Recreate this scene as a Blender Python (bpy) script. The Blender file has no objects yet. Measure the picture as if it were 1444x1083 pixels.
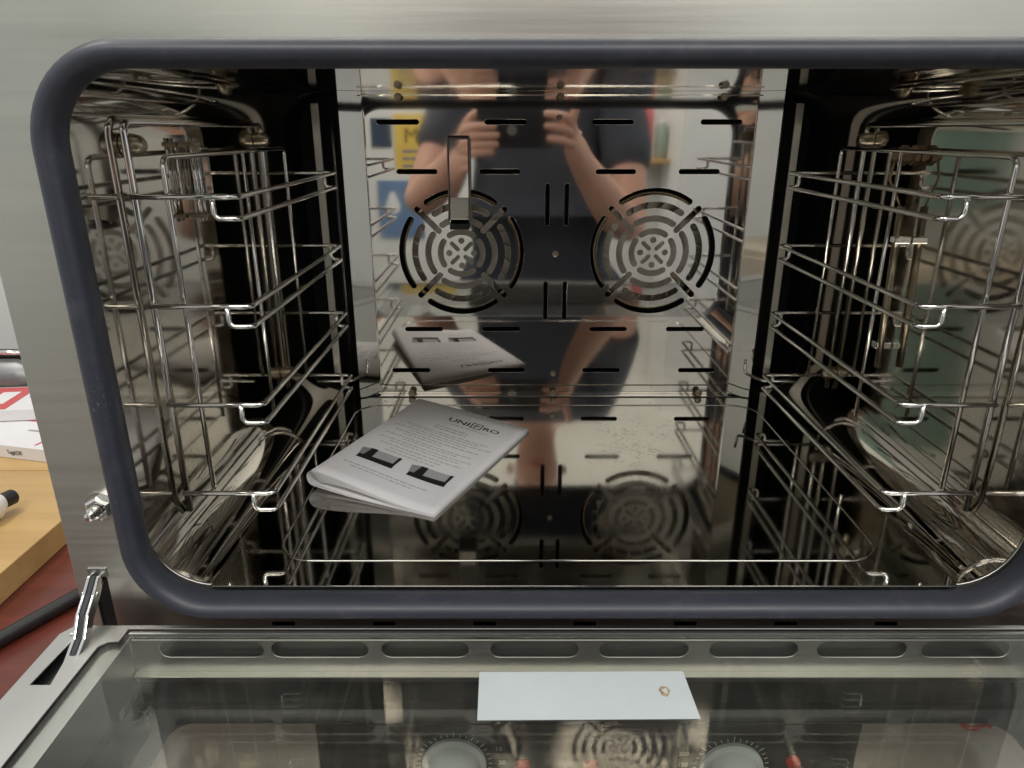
import bpy, bmesh, math, random
from mathutils import Vector, Matrix
random.seed(7)
R = math.radians

# ------------------------------------------------------------------ camera, world, light
scene = bpy.context.scene
FPX, PITCH = 995.0, R(19.8)
cam_d = bpy.data.cameras.new('camera')
cam_d.sensor_width = 36.0; cam_d.sensor_fit = 'HORIZONTAL'
cam_d.lens = FPX / 1444.0 * 36.0
cam_d.clip_start = 0.005; cam_d.clip_end = 50
cam = bpy.data.objects.new('camera', cam_d)
scene.collection.objects.link(cam)
cam.location = (0, 0, 0)
cam.rotation_euler = (R(90) - PITCH, 0, 0)
scene.camera = cam

world = bpy.data.worlds.new('World'); scene.world = world; world.use_nodes = True
bg = world.node_tree.nodes['Background']
bg.inputs['Color'].default_value = (0.93, 0.97, 1.0, 1); bg.inputs['Strength'].default_value = 0.56

def area_light(name, loc, target, size, power, color):
    l = bpy.data.lights.new(name, 'AREA'); l.shape = 'RECTANGLE'; l.size, l.size_y = size
    l.energy = power; l.color = color
    o = bpy.data.objects.new(name, l); scene.collection.objects.link(o)
    o.location = loc
    o.rotation_euler = (Vector(target) - Vector(loc)).to_track_quat('-Z', 'Y').to_euler()
    return o
area_light('ceiling_lamp', (-0.55, -0.85, 1.45), (-0.50, -0.70, -0.3), (1.2, 0.30), 20, (1, 0.97, 0.92))
area_light('ceiling_lamp', (0.80, -0.85, 1.45), (0.75, -0.70, -0.3), (1.2, 0.30), 20, (1, 0.97, 0.92))
area_light('ceiling_lamp', (-1.1, 0.9, 1.35), (-1.1, 1.0, -0.4), (0.3, 1.2), 15, (1, 0.97, 0.93))

vs = scene.view_settings
vs.view_transform = 'Standard'; vs.look = 'None'; vs.gamma = 1; vs.exposure = 0.0; vs.use_curve_mapping = False
cy = scene.cycles
cy.use_denoising = True
cy.max_bounces = 14; cy.glossy_bounces = 10; cy.diffuse_bounces = 4; cy.transparent_max_bounces = 16
cy.caustics_reflective = True; cy.caustics_refractive = False
cy.sample_clamp_indirect = 6.0; cy.blur_glossy = 0.3

# ------------------------------------------------------------------ pixel -> position (a direction; the plane gives the distance)
_c, _s = math.cos(PITCH), math.sin(PITCH)
def ray(u, v):
    q = (v - 541.5) / FPX; D = _c - q * _s
    return (u - 722) / FPX / D, (-_s - q * _c) / D
def atY(u, v, Y): a, b = ray(u, v); return Vector((a * Y, Y, b * Y))
def atZ(u, v, Z): a, b = ray(u, v); Y = Z / b; return Vector((a * Y, Y, Z))

# ------------------------------------------------------------------ materials
def new_mat(name):
    m = bpy.data.materials.new(name); m.use_nodes = True
    return m, m.node_tree.nodes, m.node_tree.links, m.node_tree.nodes['Principled BSDF']
def noise(n, l, scale, detail=3, rough=0.5, stretch=None):
    t = n.new('ShaderNodeTexCoord'); mp = n.new('ShaderNodeMapping')
    if stretch: mp.inputs['Scale'].default_value = stretch
    l.new(t.outputs['Object'], mp.inputs['Vector'])
    k = n.new('ShaderNodeTexNoise'); k.inputs['Scale'].default_value = scale
    k.inputs['Detail'].default_value = detail; k.inputs['Roughness'].default_value = rough
    l.new(mp.outputs['Vector'], k.inputs['Vector'])
    return k
def ramp(n, l, src, stops):
    r = n.new('ShaderNodeValToRGB'); e = r.color_ramp.elements
    while len(e) < len(stops): e.new(0.5)
    for el, (p, c) in zip(e, stops):
        el.position = p; el.color = c if len(c) == 4 else (*c, 1)
    l.new(src, r.inputs['Fac']); return r
def plain(name, col, rough=0.5, metal=0.0, bump=0.0, bscale=200, var=0.0, vscale=8, spec=0.5, stretch=None):
    m, n, l, b = new_mat(name)
    b.inputs['Roughness'].default_value = rough; b.inputs['Metallic'].default_value = metal
    b.inputs['Base Color'].default_value = (*col, 1); b.inputs['Specular IOR Level'].default_value = spec
    if var:
        k = noise(n, l, vscale, 4, 0.6, stretch)
        r = ramp(n, l, k.outputs['Fac'], [(0.3, [c * (1 - var) for c in col]), (0.7, [min(1, c * (1 + var)) for c in col])])
        l.new(r.outputs['Color'], b.inputs['Base Color'])
    if bump:
        k = noise(n, l, bscale, 2, 0.5, stretch); bp = n.new('ShaderNodeBump')
        bp.inputs['Strength'].default_value = bump; bp.inputs['Distance'].default_value = 0.001
        l.new(k.outputs['Fac'], bp.inputs['Height']); l.new(bp.outputs['Normal'], b.inputs['Normal'])
    return m
def mirror_steel(name, col, r0, r1, wave=0.12, wscale=5.0, spots=0.0, film=None, stretch=None):
    """polished sheet: smudge film varies the gloss, slow ripple bends reflections, baked-on brown specks"""
    m, n, l, b = new_mat(name)
    b.inputs['Metallic'].default_value = 1.0
    k = noise(n, l, 9, 5, 0.65)
    mr = n.new('ShaderNodeMapRange'); mr.inputs['From Min'].default_value = 0.35; mr.inputs['From Max'].default_value = 0.75
    mr.inputs['To Min'].default_value = r0; mr.inputs['To Max'].default_value = r1
    l.new(k.outputs['Fac'], mr.inputs['Value']); l.new(mr.outputs['Result'], b.inputs['Roughness'])
    base = ramp(n, l, k.outputs['Fac'], [(0.25, film or [c * 0.88 for c in col]), (0.6, col)])
    out = base.outputs['Color']
    if spots:
        v = noise(n, l, 260, 2, 0.6)
        a = noise(n, l, 7, 3, 0.6)
        mul = n.new('ShaderNodeMath'); mul.operation = 'MULTIPLY'
        l.new(v.outputs['Fac'], mul.inputs[0]); l.new(a.outputs['Fac'], mul.inputs[1])
        tc_ = n.new('ShaderNodeTexCoord'); sx_ = n.new('ShaderNodeSeparateXYZ'); l.new(tc_.outputs['Object'], sx_.inputs['Vector'])
        lowr = n.new('ShaderNodeMapRange'); lowr.inputs['From Min'].default_value = -0.05; lowr.inputs['From Max'].default_value = -0.28   # fat spatters low down
        lowr.inputs['To Min'].default_value = 0.72; lowr.inputs['To Max'].default_value = 1.12
        l.new(sx_.outputs['Z'], lowr.inputs['Value'])
        m2_ = n.new('ShaderNodeMath'); m2_.operation = 'MULTIPLY'; l.new(mul.outputs['Value'], m2_.inputs[0]); l.new(lowr.outputs['Result'], m2_.inputs[1]); mul = m2_
        s = ramp(n, l, mul.outputs['Value'], [(0.385, (0, 0, 0)), (0.42, (spots,) * 3)])
        mx = n.new('ShaderNodeMix'); mx.data_type = 'RGBA'
        l.new(s.outputs['Color'], mx.inputs['Factor']); l.new(out, mx.inputs['A']); mx.inputs['B'].default_value = (0.13, 0.085, 0.05, 1)
        out = mx.outputs['Result']
    l.new(out, b.inputs['Base Color'])
    if wave:
        w = noise(n, l, wscale, 1, 0.4, stretch); bp = n.new('ShaderNodeBump')
        bp.inputs['Strength'].default_value = wave; bp.inputs['Distance'].default_value = 0.004
        l.new(w.outputs['Fac'], bp.inputs['Height']); l.new(bp.outputs['Normal'], b.inputs['Normal'])
    return m
def brushed(name, col, rough, stretch, film=0.18):
    m, n, l, b = new_mat(name)
    b.inputs['Metallic'].default_value = 1.0
    k = noise(n, l, 60, 3, 0.6, stretch)
    sm = noise(n, l, 4, 4, 0.6)
    mr = n.new('ShaderNodeMapRange'); mr.inputs['To Min'].default_value = rough - 0.06; mr.inputs['To Max'].default_value = rough + 0.08
    l.new(k.outputs['Fac'], mr.inputs['Value']); l.new(mr.outputs['Result'], b.inputs['Roughness'])
    r = ramp(n, l, sm.outputs['Fac'], [(0.3, [c * (1 - film) for c in col]), (0.7, col)])
    r2 = ramp(n, l, k.outputs['Fac'], [(0.3, (0.965, 0.965, 0.965)), (0.7, (1, 1, 1))])
    mg = n.new('ShaderNodeMix'); mg.data_type = 'RGBA'; mg.blend_type = 'MULTIPLY'; mg.inputs['Factor'].default_value = 1.0
    l.new(r.outputs['Color'], mg.inputs['A']); l.new(r2.outputs['Color'], mg.inputs['B']); l.new(mg.outputs['Result'], b.inputs['Base Color'])
    bp = n.new('ShaderNodeBump'); bp.inputs['Strength'].default_value = 0.12; bp.inputs['Distance'].default_value = 0.0006
    l.new(k.outputs['Fac'], bp.inputs['Height']); l.new(bp.outputs['Normal'], b.inputs['Normal'])
    return m
def thin_glass(name, tint, gain=1.0, smear=0.0):
    m, n, l, b = new_mat(name); n.remove(b)
    out = n['Material Output']
    lw = n.new('ShaderNodeLayerWeight'); lw.inputs['Blend'].default_value = 0.5
    p = n.new('ShaderNodeMath'); p.operation = 'POWER'; p.inputs[1].default_value = 5
    l.new(lw.outputs['Facing'], p.inputs[0])
    mr = n.new('ShaderNodeMath'); mr.operation = 'MULTIPLY_ADD'; mr.inputs[1].default_value = 0.95; mr.inputs[2].default_value = 0.045 * gain
    l.new(p.outputs['Value'], mr.inputs[0])
    tr = n.new('ShaderNodeBsdfTransparent'); tr.inputs['Color'].default_value = (*tint, 1)
    gl = n.new('ShaderNodeBsdfGlossy'); gl.inputs['Roughness'].default_value = 0.015
    mx = n.new('ShaderNodeMixShader'); l.new(mr.outputs['Value'], mx.inputs['Fac'])
    l.new(tr.outputs['BSDF'], mx.inputs[1]); l.new(gl.outputs['BSDF'], mx.inputs[2])
    last = mx.outputs['Shader']
    if smear:      # greasy film: a faint diffuse veil in smeared patches
        k = noise(n, l, 14, 5, 0.7, (1, 3.5, 1))
        r = ramp(n, l, k.outputs['Fac'], [(0.40, (0.01,) * 3), (0.75, (smear,) * 3)])
        df = n.new('ShaderNodeBsdfDiffuse'); df.inputs['Color'].default_value = (0.62, 0.60, 0.52, 1)
        m2 = n.new('ShaderNodeMixShader'); l.new(r.outputs['Color'], m2.inputs['Fac'])
        l.new(last, m2.inputs[1]); l.new(df.outputs['BSDF'], m2.inputs[2]); last = m2.outputs['Shader']
    l.new(last, out.inputs['Surface'])
    return m
def rubber(name):
    m, n, l, b = new_mat(name)
    b.inputs['Roughness'].default_value = 0.42; b.inputs['Specular IOR Level'].default_value = 0.55
    k = noise(n, l, 700, 2, 0.7); a = noise(n, l, 10, 3, 0.6)
    mul = n.new('ShaderNodeMath'); mul.operation = 'MULTIPLY'
    l.new(k.outputs['Fac'], mul.inputs[0]); l.new(a.outputs['Fac'], mul.inputs[1])
    r = ramp(n, l, mul.outputs['Value'], [(0.0, (0.034, 0.037, 0.051)), (0.452, (0.039, 0.042, 0.057)), (0.485, (0.22, 0.22, 0.23))])
    sc = noise(n, l, 45, 6, 0.75); rs = ramp(n, l, sc.outputs['Fac'], [(0.52, (0, 0, 0)), (0.74, (0.55, 0.55, 0.55))])
    mg = n.new('ShaderNodeMix'); mg.data_type = 'RGBA'; l.new(rs.outputs['Color'], mg.inputs['Factor'])
    l.new(r.outputs['Color'], mg.inputs['A']); mg.inputs['B'].default_value = (0.085, 0.088, 0.105, 1); l.new(mg.outputs['Result'], b.inputs['Base Color'])
    wv = noise(n, l, 18, 2, 0.5); bw = n.new('ShaderNodeBump'); bw.inputs['Strength'].default_value = 0.25; bw.inputs['Distance'].default_value = 0.003
    l.new(wv.outputs['Fac'], bw.inputs['Height']); l.new(bw.outputs['Normal'], b.inputs['Normal'])
    g = noise(n, l, 30, 3, 0.6)
    mr = n.new('ShaderNodeMapRange'); mr.inputs['To Min'].default_value = 0.34; mr.inputs['To Max'].default_value = 0.52
    l.new(g.outputs['Fac'], mr.inputs['Value']); l.new(mr.outputs['Result'], b.inputs['Roughness'])
    return m
def wood(name, c1, c2, stretch, scale=6, rough=0.4):
    m, n, l, b = new_mat(name)
    k = noise(n, l, scale, 6, 0.65, stretch)
    r = ramp(n, l, k.outputs['Fac'], [(0.3, c1), (0.7, c2)])
    l.new(r.outputs['Color'], b.inputs['Base Color']); b.inputs['Roughness'].default_value = rough
    bp = n.new('ShaderNodeBump'); bp.inputs['Strength'].default_value = 0.1; bp.inputs['Distance'].default_value = 0.001
    l.new(k.outputs['Fac'], bp.inputs['Height']); l.new(bp.outputs['Normal'], b.inputs['Normal'])
    return m

M = {}
M['liner'] = mirror_steel('polished_liner_steel', (0.69, 0.655, 0.59), 0.03, 0.11, 0.025, 4.0, 0.25)
M['panel'] = mirror_steel('polished_panel_steel', (0.74, 0.71, 0.655), 0.022, 0.075, 0.05, 5.0, 0.35)
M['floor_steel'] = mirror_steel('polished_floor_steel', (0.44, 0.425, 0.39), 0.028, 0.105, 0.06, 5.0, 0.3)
M['face'] = brushed('brushed_face_steel', (0.86, 0.845, 0.78), 0.33, (0.06, 3, 3))
M['door_steel'] = brushed('brushed_door_steel', (0.37, 0.368, 0.355), 0.40, (1, 0.05, 1))
M['bracket'] = brushed('bracket_steel', (0.60, 0.585, 0.54), 0.38, (0.05, 1, 1))
M['sideboard'] = plain('greyed_wood', (0.44, 0.38, 0.30), 0.5, var=0.1)
M['phone'] = plain('phone_back', (0.022, 0.022, 0.026), 0.22)
M['chrome'] = plain('chromed_wire', (0.86, 0.845, 0.82), 0.10, 1.0, var=0.08, vscale=40)
M['fan_steel'] = plain('fan_steel', (0.60, 0.56, 0.50), 0.38, 1.0, var=0.2, vscale=30)
M['plenum'] = plain('unlit_black', (0.012, 0.012, 0.013), 0.55, var=0.3)  # black stands in for the darkness of the unlit steel chamber
M['brass'] = plain('heat_stained_brass', (0.40, 0.31, 0.20), 0.32, 1.0, var=0.3, vscale=60)
M['screw'] = plain('screw_steel', (0.42, 0.36, 0.27), 0.3, 1.0, var=0.2, vscale=80)
M['rubber'] = rubber('slate_silicone_rubber')
M['black'] = plain('black_plastic', (0.012, 0.012, 0.013), 0.45)
M['glass'] = thin_glass('greasy_inner_glass', (0.965, 0.975, 0.96), 1.15, 0.03)
M['glass2'] = thin_glass('outer_glass', (0.955, 0.965, 0.95), 1.0)
M['frit'] = plain('black_glass_print', (0.008, 0.009, 0.009), 0.08)
M['white_label'] = plain('white_sticker', (0.62, 0.67, 0.68), 0.5, var=0.04, vscale=25)
M['stain'] = plain('yellow_brown_stain', (0.42, 0.33, 0.20), 0.6, var=0.5, vscale=300)
M['overlay'] = plain('charcoal_panel_overlay', (0.025, 0.027, 0.027), 0.35)
M['knob'] = plain('silver_knob_plastic', (0.74, 0.76, 0.75), 0.35)
M['print_white'] = plain('white_print', (0.65, 0.66, 0.63), 0.6)
M['red_lamp'] = plain('red_lens', (0.55, 0.03, 0.02), 0.25)
M['red_print'] = plain('red_print', (0.55, 0.05, 0.03), 0.5)
M['paper'] = plain('booklet_paper', (0.66, 0.65, 0.665), 0.7, var=0.03, vscale=20)
M['ink'] = plain('black_ink', (0.012, 0.012, 0.013), 0.8, spec=0.2)
M['grey_ink'] = plain('grey_ink', (0.33, 0.33, 0.34), 0.65)
M['mid_ink'] = plain('mid_grey_ink', (0.22, 0.22, 0.225), 0.65)
M['pale_ink'] = plain('pale_ink', (0.33, 0.33, 0.335), 0.7)
M['light_wood'] = wood('light_oak', (0.42, 0.25, 0.09), (0.62, 0.41, 0.17), (0.12, 1.2, 1), 9)
M['red_wood'] = wood('red_mahogany', (0.085, 0.018, 0.012), (0.17, 0.040, 0.026), (0.06, 2.0, 1), 14, 0.3)
M['wall'] = plain('painted_wall', (0.70, 0.70, 0.67), 0.8, bump=0.1, bscale=90, var=0.02)
M['floor'] = plain('dark_floor', (0.055, 0.058, 0.066), 0.5, var=0.1, vscale=3)
M['skin'] = plain('skin', (0.64, 0.37, 0.27), 0.5, var=0.08, vscale=25)
M['shirt'] = plain('charcoal_cotton', (0.055, 0.062, 0.078), 0.9, bump=0.3, bscale=120, var=0.15, vscale=10)
M['denim'] = plain('dark_denim', (0.025, 0.03, 0.05), 0.9, var=0.2, vscale=20)
M['hair'] = plain('dark_hair', (0.02, 0.015, 0.01), 0.6)
M['white_box'] = plain('white_card', (0.76, 0.74, 0.74), 0.5, var=0.03)
M['red_card'] = plain('red_card', (0.58, 0.10, 0.10), 0.45)
M['iron'] = plain('grey_cast_metal', (0.26, 0.26, 0.255), 0.40, 0.8, var=0.25, vscale=15)
M['yellow'] = plain('yellow_print', (0.72, 0.50, 0.10), 0.5, var=0.05)
M['blue'] = plain('blue_print', (0.13, 0.22, 0.38), 0.5, var=0.05)
M['navy'] = plain('navy_print', (0.03, 0.05, 0.09), 0.5)
M['white'] = plain('white_laminate', (0.80, 0.80, 0.78), 0.45)
M['teal'] = plain('teal_paint', (0.15, 0.225, 0.195), 0.5)
M['green'] = plain('green_plastic', (0.30, 0.38, 0.33), 0.5)

# ------------------------------------------------------------------ mesh helpers
COL = scene.collection
def link(name, me, mat, parent=None, smooth=False):
    o = bpy.data.objects.new(name, me); COL.objects.link(o)
    if mat is not None: me.materials.append(mat)
    if smooth:
        for p in me.polygons: p.use_smooth = True
    if parent is not None: o.parent = parent
    return o
def mesh(name, vs_, fs, mat, parent=None, smooth=False):
    me = bpy.data.meshes.new(name); me.from_pydata([tuple(v) for v in vs_], [], fs); me.update()
    bm = bmesh.new(); bm.from_mesh(me); bmesh.ops.recalc_face_normals(bm, faces=bm.faces); bm.to_mesh(me); bm.free()
    return link(name, me, mat, parent, smooth)
def empty(name, loc=(0, 0, 0), parent=None):
    o = bpy.data.objects.new(name, None); COL.objects.link(o); o.location = loc; o.empty_display_size = 0.02
    if parent is not None: o.parent = parent
    return o
def tag(o, label=None, cat=None, group=None, kind=None):
    for k, v in (('label', label), ('category', cat), ('group', group), ('kind', kind)):
        if v: o[k] = v
    return o
def box(name, lo, hi, mat, parent=None, bevel=0.0, rot=None, seg=2):
    bm = bmesh.new(); bmesh.ops.create_cube(bm, size=1)
    sx, sy, sz = [h - l_ for l_, h in zip(lo, hi)]
    for v in bm.verts: v.co = Vector((v.co.x * sx, v.co.y * sy, v.co.z * sz))
    if bevel: bmesh.ops.bevel(bm, geom=list(bm.edges), offset=bevel, segments=seg, profile=0.5, affect='EDGES')
    ctr = Vector([(l_ + h) / 2 for l_, h in zip(lo, hi)])
    mt = Matrix.Translation(ctr) @ (rot.to_4x4() if rot is not None else Matrix())
    bm.transform(mt)
    me = bpy.data.meshes.new(name); bm.to_mesh(me); bm.free()
    o = link(name, me, mat, parent)
    return o
def fillet(pts, r, n=5, cyclic=False):
    pts = [Vector(p) for p in pts]; out = []
    N = len(pts)
    for i, p in enumerate(pts):
        if not cyclic and i in (0, N - 1): out.append(p); continue
        a, b = pts[i - 1] - p, pts[(i + 1) % N] - p
        la, lb = a.length, b.length; a.normalize(); b.normalize()
        ang = a.angle(b)
        if ang > R(175): out.append(p); continue
        d = min(r / math.tan(ang / 2), la * 0.48, lb * 0.48); rr = d * math.tan(ang / 2)
        c = p + (a + b).normalized() * (rr / math.sin(ang / 2))
        s, e = p + a * d - c, p + b * d - c
        th = s.angle(e)
        for k in range(n + 1):
            t = k / n
            w = (s * math.sin((1 - t) * th) + e * math.sin(t * th)) / math.sin(th) if th > 1e-4 else s
            out.append(c + w)
    return out
def tube(name, pts, r, mat, parent=None, seg=10, cyclic=False, fr=0.0, ry=None, radii=None, caps=True):
    if fr: pts = fillet(pts, fr, 5, cyclic)
    pts = [Vector(p) for p in pts]; N = len(pts)
    ry = ry or r
    vs_, fs = [], []
    nrm = None
    for i, p in enumerate(pts):
        t = ((pts[(i + 1) % N] if cyclic or i < N - 1 else p) - (pts[i - 1] if cyclic or i > 0 else p)).normalized()
        if nrm is None:
            ref = Vector((0, 0, 1)) if abs(t.z) < 0.9 else Vector((1, 0, 0))
            nrm = (ref - t * ref.dot(t)).normalized()
        else:
            nrm = (nrm - t * nrm.dot(t)).normalized()
        bi = t.cross(nrm)
        k_ = radii[i] / r if radii else 1.0
        for k in range(seg):
            a = 2 * math.pi * k / seg
            vs_.append(p + nrm * (math.cos(a) * r * k_) + bi * (math.sin(a) * ry * k_))
    rows = N if cyclic else N - 1
    for i in range(rows):
        for k in range(seg):
            a, b = i * seg + k, i * seg + (k + 1) % seg
            c, d = ((i + 1) % N) * seg + (k + 1) % seg, ((i + 1) % N) * seg + k
            fs.append((a, b, c, d))
    if not cyclic and caps:
        fs.append(tuple(range(seg))); fs.append(tuple(range((N - 1) * seg, N * seg)))
    return mesh(name, vs_, fs, mat, parent, True)
def lathe(name, prof, origin, axis, mat, parent=None, seg=20, smooth=True):
    """prof: (radius, along) pairs, closed at the ends by radius 0 or a flat cap"""
    ax = Vector(axis).normalized(); o = Vector(origin)
    ref = Vector((0, 0, 1)) if abs(ax.z) < 0.9 else Vector((1, 0, 0))
    e1 = (ref - ax * ref.dot(ax)).normalized(); e2 = ax.cross(e1)
    vs_, fs = [], []
    for (r, h) in prof:
        for k in range(seg):
            a = 2 * math.pi * k / seg
            vs_.append(o + ax * h + (e1 * math.cos(a) + e2 * math.sin(a)) * r)
    for i in range(len(prof) - 1):
        for k in range(seg):
            fs.append((i * seg + k, i * seg + (k + 1) % seg, (i + 1) * seg + (k + 1) % seg, (i + 1) * seg + k))
    fs.append(tuple(range(seg))); fs.append(tuple(range((len(prof) - 1) * seg, len(prof) * seg)))
    ob = mesh(name, vs_, fs, mat, parent, False)
    if smooth:
        for p in ob.data.polygons: p.use_smooth = len(p.vertices) == 4
        ob.data.set_sharp_from_angle(angle=R(40))
    return ob
def rrect(x0, x1, y0, y1, r, n=8, extra=0.0):
    pts = []
    for cx, cy_, a0 in ((x1 - r, y1 - r, 0), (x0 + r, y1 - r, 90), (x0 + r, y0 + r, 180), (x1 - r, y0 + r, 270)):
        c = [(cx + r * math.cos(R(a0 + 90 * k / n)), cy_ + r * math.sin(R(a0 + 90 * k / n))) for k in range(n + 1)]
        if extra:
            a = R(a0); b = R(a0 + 90)
            c = [(c[0][0] + math.sin(a) * extra, c[0][1] - math.cos(a) * extra)] + c + [(c[-1][0] - math.sin(b) * extra, c[-1][1] + math.cos(b) * extra)]
        pts += c
    return pts
def slot(x0, y0, x1, y1, w, n=6):
    """capsule from (x0,y0) to (x1,y1), half width w"""
    a = math.atan2(y1 - y0, x1 - x0); p = []
    for k in range(n + 1): t = a - math.pi / 2 + math.pi * k / n; p.append((x1 + w * math.cos(t), y1 + w * math.sin(t)))
    for k in range(n + 1): t = a + math.pi / 2 + math.pi * k / n; p.append((x0 + w * math.cos(t), y0 + w * math.sin(t)))
    return p
def arc_slot(cx, cy_, r, a0, a1, w, n=12):
    p = [(cx + (r + w) * math.cos(a0 + (a1 - a0) * k / n), cy_ + (r + w) * math.sin(a0 + (a1 - a0) * k / n)) for k in range(n + 1)]
    ex, ey = cx + r * math.cos(a1), cy_ + r * math.sin(a1)
    p += [(ex + w * math.cos(a1 + math.pi * k / 6), ey + w * math.sin(a1 + math.pi * k / 6)) for k in range(1, 6)]
    p += [(cx + (r - w) * math.cos(a1 + (a0 - a1) * k / n), cy_ + (r - w) * math.sin(a1 + (a0 - a1) * k / n)) for k in range(n + 1)]
    ex, ey = cx + r * math.cos(a0), cy_ + r * math.sin(a0)
    p += [(ex + w * math.cos(a0 + math.pi + math.pi * k / 6), ey + w * math.sin(a0 + math.pi + math.pi * k / 6)) for k in range(1, 6)]
    return p
def plate(name, outer, holes, th, fmap, mat, parent=None, bevel=0.0003):
    """flat sheet with cut-outs: outline and holes in 2D, fmap maps (x, y, z) to the scene"""
    cu = bpy.data.curves.new(name, 'CURVE'); cu.dimensions = '2D'; cu.fill_mode = 'BOTH'
    cu.extrude = max(th / 2 - bevel, 1e-5); cu.bevel_depth = bevel; cu.bevel_resolution = 0
    for loop in [outer] + list(holes):
        s = cu.splines.new('POLY'); s.points.add(len(loop) - 1)
        for p, q in zip(s.points, loop): p.co = (q[0], q[1], 0, 1)
        s.use_cyclic_u = True
    o = bpy.data.objects.new(name, cu); COL.objects.link(o)
    dg = bpy.context.evaluated_depsgraph_get(); me = bpy.data.meshes.new_from_object(o.evaluated_get(dg))
    bpy.data.objects.remove(o); bpy.data.curves.remove(cu)
    for v in me.vertices: v.co = fmap(*v.co)
    me.materials.clear(); me.name = name
    bm = bmesh.new(); bm.from_mesh(me); bmesh.ops.remove_doubles(bm, verts=bm.verts, dist=1e-6)
    bmesh.ops.recalc_face_normals(bm, faces=bm.faces); bm.to_mesh(me); bm.free()
    return link(name, me, mat, parent)
def text(name, body, size, fmap, mat, parent=None, depth=0.0001, align='CENTER', sx=1.0, bold=0.0):
    cu = bpy.data.curves.new(name, 'FONT'); cu.body = body; cu.size = size; cu.align_x = align
    cu.extrude = depth; cu.offset = bold; cu.resolution_u = 3
    o = bpy.data.objects.new(name, cu); COL.objects.link(o)
    dg = bpy.context.evaluated_depsgraph_get(); me = bpy.data.meshes.new_from_object(o.evaluated_get(dg))
    bpy.data.objects.remove(o); bpy.data.curves.remove(cu)
    for v in me.vertices: v.co = fmap(v.co.x * sx, v.co.y, v.co.z)
    me.materials.clear()
    return link(name, me, mat, parent)
def skin(name, nodes, edges, mat, parent=None, root=None, sub=2):
    """continuous body grown round a skeleton"""
    keys = list(nodes); me = bpy.data.meshes.new(name)
    me.from_pydata([nodes[k][0] for k in keys], [(keys.index(a), keys.index(b)) for a, b in edges], [])
    o = bpy.data.objects.new(name, me); COL.objects.link(o)
    o.modifiers.new('skin', 'SKIN'); sv = me.skin_vertices[0].data
    for i, k in enumerate(keys):
        r = nodes[k][1]; sv[i].radius = (r, r) if isinstance(r, (int, float)) else r
        sv[i].use_root = (k == root)
    if sub:
        ss = o.modifiers.new('sub', 'SUBSURF'); ss.levels = sub; ss.render_levels = sub
    dg = bpy.context.evaluated_depsgraph_get(); m2 = bpy.data.meshes.new_from_object(o.evaluated_get(dg))
    bpy.data.objects.remove(o)
    m2.materials.clear(); m2.name = name
    return link(name, m2, mat, parent, True)

# ================================================================== THE SETTING
ZT = -0.525                      # table top
ZF = -1.25                       # room floor
XC = 0.0495                      # oven's middle
YF = 0.413                       # front face plane
YB = 0.780                       # back panel plane
ZFL, ZCE = -0.2964, 0.0375       # cavity floor and ceiling
tag(box('floor', (-2.6, -1.9, ZF - 0.05), (2.6, 2.2, ZF), M['floor']), kind='structure')
tag(box('wall', (-2.6, 1.75, ZF), (0.9, 1.85, 1.6), M['wall']), kind='structure')
tag(box('wall', (-2.6, -1.70, ZF), (2.6, -1.60, 1.6), M['wall']), kind='structure')

# ================================================================== THE OVEN
oven = tag(empty('convection_oven', (XC, 0.7, ZT)), 'stainless steel convection oven with its glass door lowered and cavity open', 'oven')
OV = Vector(oven.location)
def P(o):                         # parent, keeping scene coordinates
    o.parent = oven; o.matrix_parent_inverse = Matrix.Translation(-OV); return o
def under(o, part):
    o.parent = part; o.matrix_parent_inverse = Matrix(); return o
WX = 0.2965                       # half width of the cavity
XL, XR = XC - WX, XC + WX
FX = 0.351                        # half width of the front face
fy = lambda Y: (lambda x, y, z: Vector((x, Y - z, y)))
hinge_slots = [rrect(-0.2905, -0.2795, -0.334, -0.289, 0.002, 3), rrect(2 * XC + 0.2795, 2 * XC + 0.2905, -0.334, -0.289, 0.002, 3)]
vents = []
for k in range(-5, 6):
    x = atY(825 + 142 * k, 876, YF).x
    if abs(x - XC) < 0.26: vents.append(rrect(x - 0.0085, x + 0.0085, -0.3345, -0.3275, 0.001, 2))
opening = rrect(XL - 0.0005, XR + 0.0005, ZFL - 0.0005, ZCE + 0.0005, 0.0425, 10)
face = P(plate('front_face', rrect(XC - FX, XC + FX, -0.50, 0.115, 0.003, 3), [opening] + hinge_slots + vents, 0.0015, fy(YF + 0.0008), M['face']))
# outer body behind the face
for nm, lo, hi in (('side_panel', (XC - FX, YF + 0.002, -0.50), (XC - FX + 0.002, 1.02, 0.1145)),
                   ('side_panel', (XC + FX - 0.002, YF + 0.002, -0.50), (XC + FX, 1.02, 0.1145)),
                   ('top_panel', (XC - FX + 0.002, YF + 0.002, 0.1125), (XC + FX - 0.002, 1.02, 0.1145)),
                   ('rear_panel', (XC - FX + 0.002, 1.018, -0.50), (XC + FX - 0.002, 1.02, 0.1125)),
                   ('bottom_panel', (XC - FX + 0.002, YF + 0.002, -0.50), (XC + FX - 0.002, 1.018, -0.498))):
    P(box(nm, lo, hi, M['face']))
for sx in (-1, 1):
    for y in (0.46, 0.97):
        P(lathe('foot', [(0.016, 0), (0.018, 0.004), (0.014, 0.025)], (XC + sx * 0.30, y, ZT), (0, 0, 1), M['black'], seg=16))
P(box('vent_backing', (XC - 0.27, YF + 0.012, -0.345), (XC + 0.27, YF + 0.014, -0.318), M['black']))

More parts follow.
